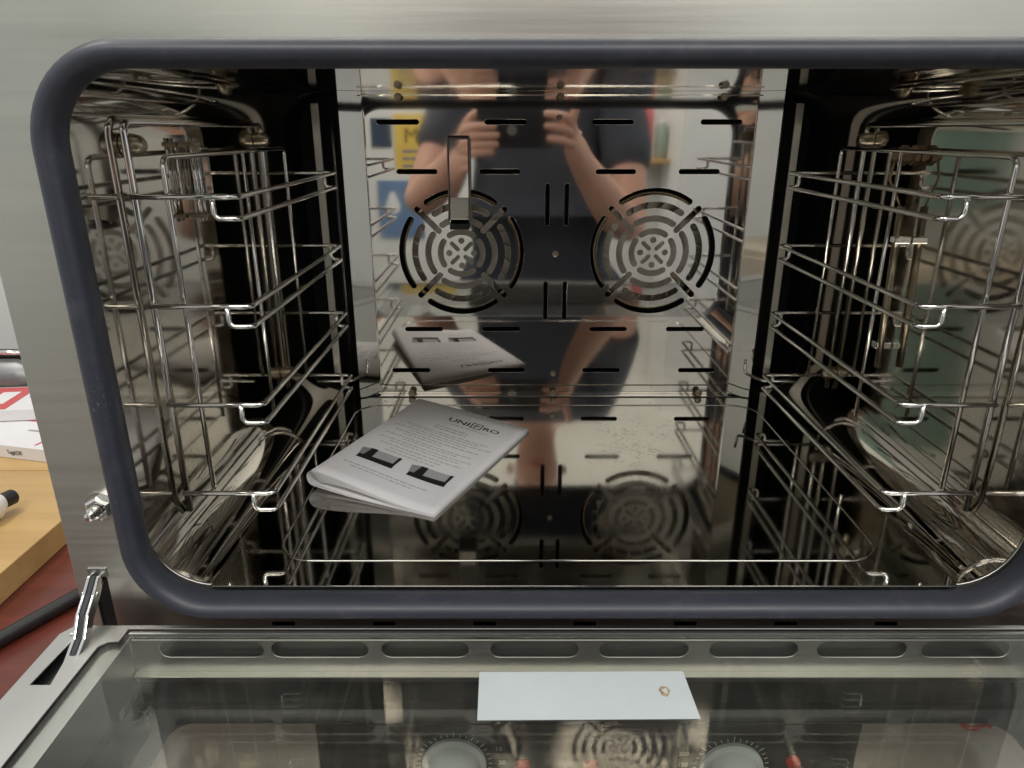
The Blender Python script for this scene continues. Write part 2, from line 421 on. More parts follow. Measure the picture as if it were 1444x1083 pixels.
# ---- cavity liner: a rounded tube from the face to the fan chamber
loop = rrect(XL, XR, ZFL, ZCE, 0.042, 10, 0.002)
def tube_shell(name, loop_, ys, mat):
    vs_ = [(x, y, z) for y in ys for (x, z) in loop_]; n = len(loop_); fs = []
    for i in range(len(ys) - 1):
        for k in range(n): fs.append((i * n + k, i * n + (k + 1) % n, (i + 1) * n + (k + 1) % n, (i + 1) * n + k))
    return mesh(name, vs_, fs, mat, None, True)
liner = P(tube_shell('cavity_liner', loop, [YF + 0.0015, YF + 0.004, 0.60, 0.79, 0.802], M['liner']))
inner = rrect(XL + 0.0, XR - 0.0, ZFL, ZCE, 0.042, 10, 0.002)
chamber = P(tube_shell('fan_chamber', inner, [0.8025, 0.81, 0.87], M['plenum']))
P(mesh('chamber_wall', [(x, 0.8695, z) for (x, z) in inner], [tuple(range(len(inner)))], M['plenum']))
# a separate floor sheet with its pressed bead
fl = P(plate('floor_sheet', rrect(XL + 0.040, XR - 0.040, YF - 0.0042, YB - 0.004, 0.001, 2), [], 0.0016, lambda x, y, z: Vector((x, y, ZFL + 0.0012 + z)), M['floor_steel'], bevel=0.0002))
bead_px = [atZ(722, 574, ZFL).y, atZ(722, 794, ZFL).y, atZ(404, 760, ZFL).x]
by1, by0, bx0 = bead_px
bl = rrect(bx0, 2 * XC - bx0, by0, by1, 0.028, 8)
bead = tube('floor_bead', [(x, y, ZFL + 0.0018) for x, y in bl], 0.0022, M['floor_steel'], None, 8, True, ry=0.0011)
# flatten the bead into the sheet (height under half its width)
for v in bead.data.vertices: v.co.z = ZFL + 0.0018 + (v.co.z - ZFL - 0.0018) * 0.5
under(bead, fl)

# ---- door seal round the opening
SY = 0.4005
sl = rrect(-0.2478, 2 * XC + 0.2505, -0.3032, 0.0374, 0.048, 14, 0.002)
P(tube('door_seal', [(x, SY, z) for x, z in sl], 0.0075, M['rubber'], None, 20, True, ry=0.0122))

# ---- back panel (fan baffle) with punched grilles and slots
PXL, PXR = -0.1535, 2 * XC + 0.1535
PZ0, PZ1 = ZFL + 0.0032, ZCE - 0.0002
def pb(u, v): p = atY(u, v, YB); return p.x, p.z
holes = []
for v, us in ((172, ((530, 591), (683, 743), (835, 894), (988, 1047))), (242, ((559, 617), (676, 734), (840, 897), (957, 1015))),
              (464, ((571, 625), (680, 734), (831, 884), (939, 993))), (522, ((553, 607), (688, 740), (821, 874), (956, 1008)))):
    for a, b in us:
        xa, z = pb(a, v); xb, _ = pb(b, v)
        holes.append(slot(xa + 0.0027, z, xb - 0.0027, z, 0.0027))
for (u, v0, v1) in ((772, 258, 318), (799, 258, 318), (769, 397, 451), (796, 397, 451)):
    x, za = pb(u, v0); _, zb = pb(u, v1)
    x = pb(u, (v0 + v1) / 2)[0]
    holes.append(slot(x, za - 0.0026, x, zb + 0.0026, 0.0026))
K = YB / FPX / 1.0039            # metres per pixel at the fan centres
fans = [pb(651, 357), pb(920, 356)]
for (fx, fz) in fans:
    for r, w in ((83.5, 4.7), (65.4, 4.5), (47.0, 4.4), (29.6, 4.2)):
        for q in range(4):
            a = q * math.pi / 2; holes.append(arc_slot(fx, fz, r * K, a - R(33.5), a + R(33.5), w * K))
    for q in range(4):
        a = math.pi / 4 + q * math.pi / 2; ca, sa = math.cos(a), math.sin(a)
        holes.append(slot(fx + 44 * K * ca, fz + 44 * K * sa, fx + 85 * K * ca, fz + 85 * K * sa, 4.2 * K))
        holes.append(slot(fx + 7.5 * K * ca, fz + 7.5 * K * sa, fx + 19 * K * ca, fz + 19 * K * sa, 3.0 * K))
        a -= math.pi / 4; ca, sa = math.cos(a), math.sin(a)
        holes.append([(fx + 17.4 * K * ca + 4.4 * K * math.cos(t * math.pi / 6), fz + 17.4 * K * sa + 4.4 * K * math.sin(t * math.pi / 6)) for t in range(12)])
panel = P(plate('back_panel', [(PXL, PZ0), (PXR, PZ0), (PXR, PZ1), (PXL, PZ1)], holes, 0.0012, fy(YB + 0.0006), M['panel'], bevel=0.0002))
# bent side flanges of the panel
for sx in (-1, 1):
    prof = []
    for k in range(7):
        a = R(29 * k / 6); prof.append((0.004 * math.sin(a), -0.004 * (1 - math.cos(a))))
    ex, ey = prof[-1]; ln = 0.024
    prof = [(-0.001, 0.0)] + prof + [(ex + math.cos(R(29)) * 0.001, ey - math.sin(R(29)) * 0.001), (ex + math.cos(R(29)) * ln, ey - math.sin(R(29)) * ln)]
    x0 = PXR if sx > 0 else PXL
    vs_ = [(x0 + sx * a, YB + 0.0002 + b, z) for (a, b) in prof for z in (PZ0, PZ1)]
    fs = [(2 * i, 2 * i + 1, 2 * i + 3, 2 * i + 2) for i in range(len(prof) - 1)]
    fl_ = mesh('side_flange', vs_, fs, M['panel'], None, True)
    so = fl_.modifiers.new('thick', 'SOLIDIFY'); so.thickness = 0.001; so.offset = 0
    dg = bpy.context.evaluated_depsgraph_get(); m2 = bpy.data.meshes.new_from_object(fl_.evaluated_get(dg))
    fl_.modifiers.clear(); fl_.data = m2; m2.set_sharp_from_angle(angle=R(25))
    under(fl_, panel)
for z0, z1 in ((PZ1 - 0.0045, PZ1), (PZ0 - 0.0012, PZ0 + 0.0062)):
    lip = box('fixing_lip', (PXL - 0.001, YB - 0.0065, z0), (PXR + 0.001, YB - 0.0004, z0 + 0.0012), M['panel'], None, 0.0004)
    under(lip, panel)
under(box('shadow_gap', (PXL - .022, YB - .0098, ZFL + .0006), (PXR + .022, YB - .0068, ZFL + .0023), M['plenum']), panel)  # black strip drawn in as the shadow between floor sheet and panel
def screw(x, y, z, r, part, nm='screw'):
    s = lathe(nm, [(r, 0), (r, 0.0006), (r * 0.75, 0.0016), (r * 0.32, 0.0017), (r * 0.28, 0.0008)], (x, y, z), (0, -1, 0), M['screw'], seg=14)
    return under(s, part)
for (u, v) in ((789, 166), (783, 358), (780, 527)): x, z = pb(u, v); screw(x, YB, z, 0.0034, panel)
for u in (582, 780, 983): x, z = pb(u, 552); screw(x, YB - 0.0064, PZ0 + 0.003, 0.0042, panel)
for u in (562, 790, 1020): x, z = pb(u, 130); screw(x, YB - 0.0064, PZ1 - 0.0055, 0.0038, panel)
# folded clip standing off the panel over the left grille
x0, zt = pb(633, 196); x1, _ = pb(661, 196); _, zb = pb(647, 312)
cl = mesh('folded_clip', [(x0, YB - .001, zt), (x1, YB - .001, zt), (x1, YB - .011, zt + .0005), (x0, YB - .011, zt + .0005),
                         (x1, YB - .012, zb + .026), (x0, YB - .012, zb + .026), (x1, YB - .019, zb + .004), (x0, YB - .019, zb + .004),
                         (x1, YB - .013, zb), (x0, YB - .013, zb), (x0, YB - .001, zb), (x1, YB - .001, zb)],
          [(0, 1, 2, 3), (3, 2, 4, 5), (5, 4, 6, 7), (7, 6, 8, 9), (9, 8, 11, 10), (0, 3, 5, 7, 9, 10), (1, 11, 8, 6, 4, 2)], M['panel'])
bv = cl.modifiers.new('bevel', 'BEVEL'); bv.width = 0.0008; bv.segments = 2; bv.limit_method = 'ANGLE'
under(cl, panel)

for xe in (x0 - .0014, x1 + .0002):
    under(mesh('clip_edge', [(xe, YB - .001, zt + .001), (xe + .0012, YB - .001, zt + .001), (xe + .0012, YB - .0125, zt + .001), (xe, YB - .0125, zt + .001),
                             (xe, YB - .001, zb - .001), (xe + .0012, YB - .001, zb - .001), (xe + .0012, YB - .0205, zb + .002), (xe, YB - .0205, zb + .002), (xe, YB - .0135, zb + .027), (xe + .0012, YB - .0135, zb + .027)],
               [(0, 1, 2, 3), (4, 5, 6, 7), (0, 1, 5, 4), (3, 2, 9, 8), (8, 9, 6, 7), (0, 3, 8, 7, 4), (1, 2, 9, 6, 5)], M['iron']), panel)
under(box('clip_end', (x0, YB - .0195, zb - .0065), (x1, YB - .001, zb - .0005), M['black'], None, .0006), panel)
under(box('clip_end', (x0, YB - .0125, zt + .0008), (x1, YB - .001, zt + .0035), M['black'], None, .0004), panel)
# upright steel strips inside the fan chamber, seen through the side gaps
for sx in (-1, 1):
    xs_ = XC + sx * .2650
    st_ = P(box('chamber_strip', (xs_ - .0045, .826, ZFL + .012), (xs_ + .0045, .828, ZCE - .010), M['face'], None, .0006, Matrix.Rotation(R(sx * 7), 3, 'Z')))
    under(tube('heater_rod', [(xs_ - sx * .016, .835, ZFL + .02), (xs_ - sx * .016, .835, ZCE - .02)], .0032, M['iron'], None, 10), st_)

# ---- the two fan wheels behind the grilles
fan0 = None
for i, (fx, fz) in enumerate(fans):
    hub = P(lathe('fan', [(0.012, 0), (0.012, 0.010), (0.062, 0.012), (0.062, 0.0135), (0.010, 0.0135)], (fx, YB + 0.040, fz), (0, -1, 0), M['fan_steel'], seg=40))
    fm = hub
    rim = tube('rim', [(fx + 0.0635 * math.cos(t * math.pi / 24), YB + 0.008, fz + 0.0635 * math.sin(t * math.pi / 24)) for t in range(48)], 0.0022, M['brass'], None, 6, True)
    under(rim, hub); rim.matrix_parent_inverse = Matrix()
    for k in range(20):
        a = 2 * math.pi * k / 20 + 0.07
        d = Vector((math.cos(a), 0, math.sin(a))); t = Vector((-math.sin(a), 0, math.cos(a)))
        c = Vector((fx, 0, fz)); q = []
        for rr, tt in ((0.046, 0.004), (0.0625, -0.004)):
            for y in (YB + 0.008, YB + 0.030): q.append(c + d * rr + t * tt + Vector((0, y, 0)))
            for y in (YB + 0.030, YB + 0.008): q.append(c + d * rr + t * (tt + 0.0012) + Vector((0, y, 0)))
        b = mesh('blade', q, [(0, 1, 5, 4), (3, 2, 6, 7), (0, 3, 7, 4), (1, 2, 6, 5), (0, 1, 2, 3), (4, 5, 6, 7)], M['fan_steel'])
        under(b, hub)

# ---- wire side racks: frame, inner hoop, middle rod, four U rails
ZL = [-0.0402, -0.1118, -0.1827, -0.2527]
RYF, RYR = 0.467, 0.731
def side_rack(sx):
    X = lambda rel: XC + sx * rel
    rack = tube('side_rack', [(X(.2915), RYF, -.269), (X(.2915), RYF, .0045), (X(.2915), RYR - .011, .0045), (X(.2915), RYR - .011, -.263)], 0.0024, M['chrome'], None, 10, False, 0.006)
    P(rack)
    if sx < 0: rack['label'] = 'wire tray rack on the booklet side wall'
    else: rack['label'] = 'wire tray rack beside the thermostat bulb'
    def add(o): return under(o, rack)
    add(tube('inner_hoop', [(X(.2725), RYF + .004, ZL[3]), (X(.2725), RYF + .004, -.0165), (X(.2725), RYR - .005, -.0165), (X(.2725), RYR - .005, ZL[3])], 0.0019, M['chrome'], None, 8, False, 0.007))
    add(tube('middle_rod', [(X(.2725), .613, -.0165), (X(.2725), .613, ZL[3])], 0.0017, M['chrome'], None, 8))
    for i, z in enumerate(ZL):
        rail = add(tube('rail', [(X(.2925), RYF - .0035, z), (X(.2252), RYF - .0035, z), (X(.2252), RYR, z), (X(.2925), RYR, z)], 0.0019, M['chrome'], None, 8, False, 0.006))
        add(tube('lower_guide', [(X(.241), RYF - .0035, z), (X(.241), RYF - .0035, z - .0137), (X(.2252), RYF - .0035, z - .0137),
                                 (X(.2252), RYR - .002, z - .0137), (X(.236), RYR - .002, z - .0137), (X(.236), RYR - .002, z)], 0.0019, M['chrome'], None, 8, False, 0.0045))
    add(tube('rear_hook', [(X(.262), RYR - .004, ZL[3] - .006), (X(.2252), RYR - .002, ZL[3] - .006), (X(.2120), RYR + .018, ZL[3] - .004), (X(.2105), RYR + .019, ZL[3] + .012)], 0.0017, M['chrome'], None, 8, False, 0.004))
    for y, z in ((RYF + .006, -.009), (RYR - .014, -.009), (RYR - .014, -.245)):
        add(lathe('cap_nut', [(0.0070, 0), (0.0070, .006), (0.0060, .011), (0.0035, .0135)], (X(.2960), y, z), (-sx, 0, 0), M['screw'], seg=14))
    return rack
side_rack(-1); side_rack(1)

# ---- thermostat bulb on one side wall, probe clip on the other
gl = P(lathe('probe_gland', [(.0085, 0), (.0085, .004), (.0065, .005), (.0065, .008), (.0085, .0085), (.0085, .014), (.005, .015), (.005, .019)], (XR - .0005, .633, -.0205), (-1, 0, 0), M['brass'], seg=6, smooth=False))
bulb = P(tube('thermostat_bulb', [(XR - .010, .625, -.062), (XR - .010, .616, -.205)], 0.0032, M['screw'], None, 10))
under(tube('capillary', [(XR - .018, .633, -.0205), (XR - .021, .631, -.040), (XR - .016, .628, -.050), (XR - .010, .625, -.064)], 0.0011, M['brass'], None, 6, False, 0.004), bulb)
for z in (-.09, -.185):
    under(box('bulb_clip', (XR - .0145, .6165, z - .003), (XR - .0004, .6255, z + .003), M['chrome'], None, 0.0008), bulb)
pc = P(box('probe_plate', (XL + .0004, .566, -.048), (XL + .010, .580, -.012), M['chrome'], None, 0.001))
for y in (.552, .559):
    under(tube('probe_tube', [(XL + .009, y, -.006), (XL + .009, y, -.066)], 0.0019, M['chrome'], None, 8), pc)
for z in (-.010, -.062):
    under(box('probe_clip', (XL + .0004, .549, z - .0016), (XL + .0118, .562, z + .0016), M['screw'], None, 0.0008), pc)

# ---- face fittings: hex nut with stud, hinge arms
p = atY(138, 717, YF)
nut = P(lathe('face_nut', [(.0088, 0), (.0088, .0050), (.0070, .0060)], (p.x + .003, YF, p.z + .002), (0, -1, 0), M['chrome'], seg=6, smooth=False))
under(lathe('washer', [(.0105, 0), (.0105, .0012)], (p.x + .003, YF - .0001, p.z + .002), (0, -1, 0), M['chrome'], seg=20), nut)
under(lathe('stud', [(.0044, 0), (.0044, .0045), (.0030, .0052), (.0030, .0090), (.002, .0098)], (p.x + .003, YF - .0066, p.z + .002), (0, -1, 0), M['chrome'], seg=14), nut)
for sx in (-1, 1):
    hx = XC + sx * .3345
    def bar(nm, dx, w, mat):
        pr = [(YF + .02, -.292), (YF - .004, -.2905), (YF - .014, -.297), (YF - .026, -.3035), (YF - .036, -.314), (YF - .062, -.328)]
        vs_ = []
        for i, (y, z) in enumerate(pr):
            t = Vector((pr[min(i + 1, 5)][0] - pr[max(i - 1, 0)][0], pr[min(i + 1, 5)][1] - pr[max(i - 1, 0)][1])).normalized()
            n_ = Vector((-t.y, t.x)) * .004
            for s_ in (-1, 1):
                for e in (-1, 1): vs_.append((hx + dx + e * w - sx * .012 * (i / 5 - .3) * 0.6, y + n_.x * s_, z + n_.y * s_))
        fs = [(0, 1, 3, 2), (20, 21, 23, 22)]
        for i in range(5):
            a, b = 4 * i, 4 * i + 4
            fs += [(a, a + 1, b + 1, b), (a + 1, a + 3, b + 3, b + 1), (a + 3, a + 2, b + 2, b + 3), (a + 2, a, b, b + 2)]
        o = mesh(nm, vs_, fs, mat)
        m_ = o.modifiers.new('bevel', 'BEVEL'); m_.width = .0006; m_.segments = 2; m_.limit_method = 'ANGLE'
        return o
    arm = P(bar('hinge_arm', -.0032, .0011, M['chrome']))
    under(bar('arm_plate', .0032, .0011, M['chrome']), arm)
    under(bar('arm_spacer', 0, .0018, M['black']), arm)
    for k, (y, z) in enumerate(((YF - .012, -.2955), (YF - .034, -.311))):
        under(lathe('rivet', [(.0018, -.0052), (.0018, .0052)], (hx - sx * .002 * k, y, z), (1, 0, 0), M['chrome'], seg=10), arm)
    P(box('hinge_pocket', (hx - .0085, YF + .0018, -.34), (hx + .0085, YF + .05, -.2855), M['black']))
    P(box('slot_plate', (hx - .0065, YF - .0012, -.2895), (hx + .0065, YF + .0006, -.2825), M['door_steel'], None, .0006))

# ---- the lowered door
ZD = -0.316                      # door's inner (now upper) surface
DY0, DY1 = 0.0, 0.3945
fz_ = lambda Z: (lambda x, y, z: Vector((x, y, Z + z)))
hs = [atZ(u, v, ZD) for u, v in ((101, 902), (107, 904), (71, 966), (41, 966))]
hl = [(q.x, q.y) for q in hs]; hr = [(2 * XC - x, y) for x, y in hl]
FL = -.2695
inner_win = [(FL, DY0 + .03), (2 * XC - FL, DY0 + .03), (2 * XC - FL, .374), (2 * XC - FL - .004, .379), (2 * XC - FL - .0105, .3795), (2 * XC - FL - .0105, .3918),
             (FL + .0105, .3918), (FL + .0105, .3795), (FL + .004, .379), (FL, .374)]
o_ = XC - FX
door_out = [(o_ + .002, DY0), (2 * XC - o_ - .002, DY0), (2 * XC - o_, DY0 + .002), (2 * XC - o_, .386), (2 * XC - o_ - .006, DY1), (o_ + .006, DY1), (o_, .386), (o_, DY0 + .002)]
door = P(plate('door', door_out, [inner_win, hl, hr], 0.0014, fz_(ZD - .0007), M['door_steel']))
def D(o): return under(o, door)
for nm, lo, hi in (('door_side', (o_ + .0004, DY0 + .004, -.364), (o_ + .0016, .386, ZD - .0016)), ('door_side', (2 * XC - o_ - .0016, DY0 + .004, -.364), (2 * XC - o_ - .0004, .386, ZD - .0016)),
                   ('door_end', (o_ + .004, DY0 + .0012, -.364), (2 * XC - o_ - .004, DY0 + .0024, ZD - .0016))):
    D(box(nm, lo, hi, M['door_steel']))
for sx in (-1, 1):               # inner ledges that carry the glass
    xa = XC + sx * (XC - FL + .012); xb = XC + sx * (XC - FL - .0135)
    D(box('glass_ledge', (min(xa, xb), DY0 + .022, -.3222), (max(xa, xb), .389, -.3208), M['door_steel']))
    D(box('ledge_wall', (min(xb, xb + sx * .0012), DY0 + .022, -.357), (max(xb, xb + sx * .0012), .385, -.3224), M['door_steel']))
    D(box('hinge_housing', (XC + sx * .3345 - .011, .29, -.358), (XC + sx * .3345 + .011, .385, -.3230), M['black']))
D(plate('inner_glass', rrect(FL - .008, 2 * XC - FL + .008, DY0 + .024, .3875, .003, 3), [], .0030, fz_(-.3190), M['glass'], bevel=.0004))
D(box('glass_edge_trim', (FL + .012, .3882, -.3212), (2 * XC - FL - .012, .3914, ZD - .0018), M['door_steel'], None, .0006))
# perforated bracket between the panes
obl = []
for u0, u1 in ((222, 372), (380, 520), (536, 662), (690, 818), (844, 973), (1000, 1128), (1152, 1282), (1300, 1428)):
    a, b = atY(u0, 910, .386), atY(u1, 910, .386)
    obl.append(slot(a.x + .0068, -.3290, b.x - .0068, -.3290, .0066))
br = D(plate('vent_bracket', rrect(FL + .014, 2 * XC - FL - .014, -.3470, -.3214, .0008, 2), obl, .0012, fy(.3866), M['bracket']))
D(box('bracket_flange', (FL + .014, .3805, -.3482), (2 * XC - FL - .014, .3872, -.3471), M['bracket'], None, .0003))
D(box('bracket_backing', (FL + .01, .3922, -.362), (2 * XC - FL - .01, .3938, -.3216), M['door_steel']))
# outer pane with black printed border
og = D(plate('outer_glass', rrect(o_ + .002, 2 * XC - o_ - .002, DY0 + .003, .3920, .003, 3), [], .0038, fz_(-.3640), M['glass2'], bevel=.0004))
wy = atZ(722, 1020, -.3615).y; wx = atZ(232, 1045, -.3615).x
D(plate('glass_border', rrect(o_ + .004, 2 * XC - o_ - .004, DY0 + .005, .3918, .001, 2), [rrect(wx, 2 * XC - wx, DY0 + .045, wy, .012, 6)], .0004, fz_(-.3616), M['frit'], bevel=.0001))
D(tube('door_handle', [(XC - .24, DY0 + .03, -.367), (XC - .24, DY0 + .03, -.405), (XC + .24, DY0 + .03, -.405), (XC + .24, DY0 + .03, -.367)], .009, M['door_steel'], None, 12, False, .015))
# sticker lying on the glass
zs = -.3172
q = [atZ(u, v, zs) for u, v in ((676, 948), (963, 947), (988, 1014), (673, 1016))]
st = D(mesh('blank_label', [*q, *[v + Vector((0, 0, .00025)) for v in q]], [(0, 1, 2, 3), (4, 5, 6, 7), (0, 1, 5, 4), (1, 2, 6, 5), (2, 3, 7, 6), (3, 0, 4, 7)], M['white_label']))
sp = atZ(937, 975, zs)
rs_ = random.Random(5)
D(plate('stain', [(sp.x + (.0032 + rs_.uniform(-.0006, .0006)) * math.cos(k * .2618), sp.y + (.0040 + rs_.uniform(-.0006, .0006)) * math.sin(k * .2618)) for k in range(24)],
        [[(sp.x + .0006 + (.0017 + rs_.uniform(-.0005, .0005)) * math.cos(k * .5236), sp.y + .0002 + (.0022 + rs_.uniform(-.0006, .0006)) * math.sin(k * .5236)) for k in range(12)]], .00012, fz_(zs + .00034), M['stain'], bevel=.00002))

# ---- control panel under the door
YP = YF - .0004
xa, xb = atY(450, 1050, YP).x, atY(1207, 1050, YP).x
cp = P(plate('control_panel', rrect(xa, xb, -.492, -.352, .002, 3), [], .0012, fy(YP - .0008), M['overlay'], bevel=.0002))
YQ = YP - .0016
M['lit_beige'] = plain('lit_steel_beige', (0.46, 0.42, 0.35), 0.45, var=0.04)  # beige stands in for room light on the steel face
for xe0, xe1 in ((XC - FX + .006, xa - .001), (xb + .001, XC + FX - .006)):
    P(plate('lit_panel_end', rrect(xe0, xe1, -.492, -.352, .002, 3), [], .0012, fy(YP - .0008), M['lit_beige'], bevel=.0002))  # added plates over the bare steel, coloured as if lit from the front
def knob(u, v, kind):
    c = atY(u, v, YQ)
    k = P(lathe('knob', [(.0245, 0), (.0245, .003), (.0205, .004), (.0195, .020), (.018, .0225)], c, (0, -1, 0), M['knob'], seg=36))
    if kind == 0:
        under(box('grip', (c.x - .0062, YQ - .034, c.z - .019), (c.x + .0062, YQ - .0222, c.z + .019), M['knob'], None, .0015), k)
        under(box('pointer', (c.x - .0005, YQ - .0346, c.z + .004), (c.x + .0005, YQ - .0341, c.z + .0175), M['black']), k)
    else:
        under(box('grip', (c.x - .019, YQ - .034, c.z - .007), (c.x + .019, YQ - .0222, c.z + .007), M['knob'], None, .002), k)
    for t in range(31):
        a = R(-60 + 300 * t / 30); L = .0028 if t % 5 else .0046
        d = Vector((math.cos(a), 0, math.sin(a))); n_ = Vector((-math.sin(a), 0, math.cos(a))) * .00032
        p0 = c + d * .0262; p1 = c + d * (.0262 + L); e = Vector((0, -.0001, 0))
        under(mesh('tick', [p0 - n_ + e, p0 + n_ + e, p1 + n_ + e, p1 - n_ + e, p0 - n_ + 4 * e, p0 + n_ + 4 * e, p1 + n_ + 4 * e, p1 - n_ + 4 * e],
                   [(0, 1, 2, 3), (4, 5, 6, 7), (0, 1, 5, 4), (1, 2, 6, 5), (2, 3, 7, 6), (3, 0, 4, 7)], M['print_white']), cp)
    return c
c0 = knob(641, 1076, 0); c1 = knob(1030, 1082, 1)
ft = lambda c, dx, dz: (lambda x, y, z: Vector((c.x + dx + x, YQ - .0002 - z, c.z + dz + y)))
text('number', '15', .0055, ft(c0, .034, .0125), M['print_white'], None); text('number', '20', .0055, ft(c0, .0365, -.001), M['print_white'], None)
text('number', '200', .0055, ft(c1, -.037, .012), M['print_white'], None); text('number', '150', .0055, ft(c1, -.037, .001), M['print_white'], None)
for o in list(COL.objects):
    if o.name.startswith('number') and o.parent is None: under(o, cp)
for u, v in ((737, 1078), (833, 1078), (1118, 1073)):
    c = atY(u, v, YQ); under(lathe('indicator_lamp', [(.0058, 0), (.0058, .0015), (.0046, .0035), (.002, .0045)], c, (0, -1, 0), M['red_lamp'], seg=18), cp)
c = atY(834, 1050, YQ)
under(plate('arrow_mark', [(c.x - .0016, c.z + .002), (c.x + .0016, c.z + .002), (c.x, c.z - .002)], [], .0003, fy(YQ - .0002), M['print_white'], bevel=.00002), cp)
under(text('marking', 'ON', .0042, ft(c, 0, .0045), M['print_white'], None, sx=1.6), cp)
# maker's mark at the end of the panel: red ring and a line of dark letters
YP -= .0014; c = atY(1375, 1013, YP)
under(plate('red_mark', arc_slot(c.x, c.z, .0095, R(60), R(335), .0021, 24), [], .0004, fy(YP - .0004), M['red_print'], bevel=.00005), face)
under(plate('red_mark', slot(c.x + .0125, c.z - .008, c.x + .0145, c.z - .001, .0016), [], .0004, fy(YP - .0004), M['red_print'], bevel=.00005), face)
under(text('lettering', 'C H O F O', .0062, lambda x, y, z: Vector((c.x + .021 + x, YP - .0003 - z, c.z - .0075 + y)), M['ink'], None, align='LEFT'), face)

# ================================================================== THE BOOKLET
ZB = ZFL + .0021
_b, _c2, _a = atZ(612, 726, ZB + .003), atZ(746, 605, ZB + .003), atZ(440, 669, ZB + .0145)
bB = Vector((_b.x, _b.y)); dt = Vector((_c2.x - _b.x, _c2.y - _b.y)); BH = dt.length; dt.normalize()
ds = Vector((_a.x - _b.x, _a.y - _b.y)); BW = ds.length; ds.normalize()
_d2 = atZ(591, 562, ZB + .0065); dA = Vector((_a.x, _a.y)); dC = Vector((_c2.x, _c2.y)); dD = Vector((_d2.x, _d2.y))
def lift(t): return .0110 * (1 - t) ** 1.2 + .0035
def cover(s, t, extra=0.0):
    """upper surface: s 0 open edge .. 1 spine, t 0 front .. 1 rear"""
    f = s * s * (3 - 2 * s)
    z = .0030 + lift(t) * f - .0022 * math.sin(math.pi * min(1, s * 1.1)) * (1 - t) * 0.6 + .0012 * math.sin(7 * t + 2 * s) * s * (1 - s)
    xy = (bB * (1 - s) + dA * s) * (1 - t) + (dC * (1 - s) + dD * s) * t
    return Vector((xy.x, xy.y, ZB + z + extra))
booklet = tag(empty('instruction_booklet', (bB.x, bB.y, ZB)), 'white printed instruction booklet with two oven pictures lying on the cavity floor', 'booklet')
bo = Vector(booklet.location)
def B(o): o.parent = booklet; o.matrix_parent_inverse = Matrix.Translation(-bo); return o
NT = 14
def sheet(name, inset, h0, mat):
    """one folded sheet: top leaf, rounded spine, bottom leaf"""
    vs_ = []; cols = 0
    for j in range(NT + 1):
        t = j / NT; row = []
        top = [cover(s * (1 - inset), t, -h0 * (1 + 4.0 * s ** 3)) for s in [k / 14 for k in range(15)]]
        e = top[-1]; zl = ZB + .0004 + h0 * (.6 + 1.6) + lift(t) * .22
        hgt = (e.z - zl)
        for q_ in top: row.append(q_)
        rs = max(hgt / 2, .0005)
        for k in range(1, 8):
            a = math.pi / 2 - math.pi * k / 8
            row.append(Vector((e.x + ds.x * rs * .9 * math.cos(a), e.y + ds.y * rs * .9 * math.cos(a), (e.z + zl) / 2 + rs * math.sin(a))))
        for k in range(15):
            s = (1 - inset) * (1 - k / 14)
            p2 = cover(s, t); f = s ** 4
            row.append(Vector((p2.x, p2.y, ZB + .0003 + h0 * (.6 + 1.6 * f) + lift(t) * .22 * f)))
        cols = len(row); vs_ += row
    fs = [(j * cols + i, j * cols + i + 1, (j + 1) * cols + i + 1, (j + 1) * cols + i) for j in range(NT) for i in range(cols - 1)]
    o = mesh(name, vs_, fs, mat, None, True)
    so = o.modifiers.new('thick', 'SOLIDIFY'); so.thickness = .0002; so.offset = 0
    return B(o)
cov = sheet('cover', 0, 0, M['paper'])
for k in range(1, 7): sheet('page', .009 * k, .00030 * k, M['paper'])
def fcov(x, y, z):               # page millimetres from the upper left corner -> on the cover
    return cover(1 - x / 148.0, 1 - y / 210.0, .00022 + z)
def ftxt(ox, oy): return lambda x, y, z: fcov(ox + x, oy - y, z * 1)
def patch(name, pts, mat, dz=0.0, n=8):
    """flat ink printed on the cover: a four-sided outline in page millimetres"""
    vs_ = []
    for j in range(n + 1):
        for i in range(n + 1):
            a, b = i / n, j / n
            x = (pts[0][0] * (1 - a) + pts[1][0] * a) * (1 - b) + (pts[3][0] * (1 - a) + pts[2][0] * a) * b
            y = (pts[0][1] * (1 - a) + pts[1][1] * a) * (1 - b) + (pts[3][1] * (1 - a) + pts[2][1] * a) * b
            vs_.append(fcov(x, y, dz))
    return under(mesh(name, vs_, [(j * (n + 1) + i, j * (n + 1) + i + 1, (j + 1) * (n + 1) + i + 1, (j + 1) * (n + 1) + i) for j in range(n) for i in range(n)], mat), cov)
under(text('lettering', 'UNI', 13, ftxt(73, 34), M['ink'], None, depth=0, sx=1.25, bold=.2), cov)
under(text('lettering', 'RO', 11, ftxt(114, 33), M['ink'], None, depth=0, sx=1.35, bold=.15), cov)
for a in (((88.5, 22), (102, 22), (102, 23.4), (88.5, 23.4)), ((88.5, 34), (102, 34), (102, 35.4), (88.5, 35.4)), ((88.5, 22), (90, 22), (90, 35.4), (88.5, 35.4)), ((100.6, 22), (102, 22), (102, 35.4), (100.6, 35.4))):
    patch('logo_frame', a, M['ink'])
under(text('lettering', 'P', 11, ftxt(95.2, 33), M['ink'], None, depth=0, sx=1.1, bold=.1), cov)
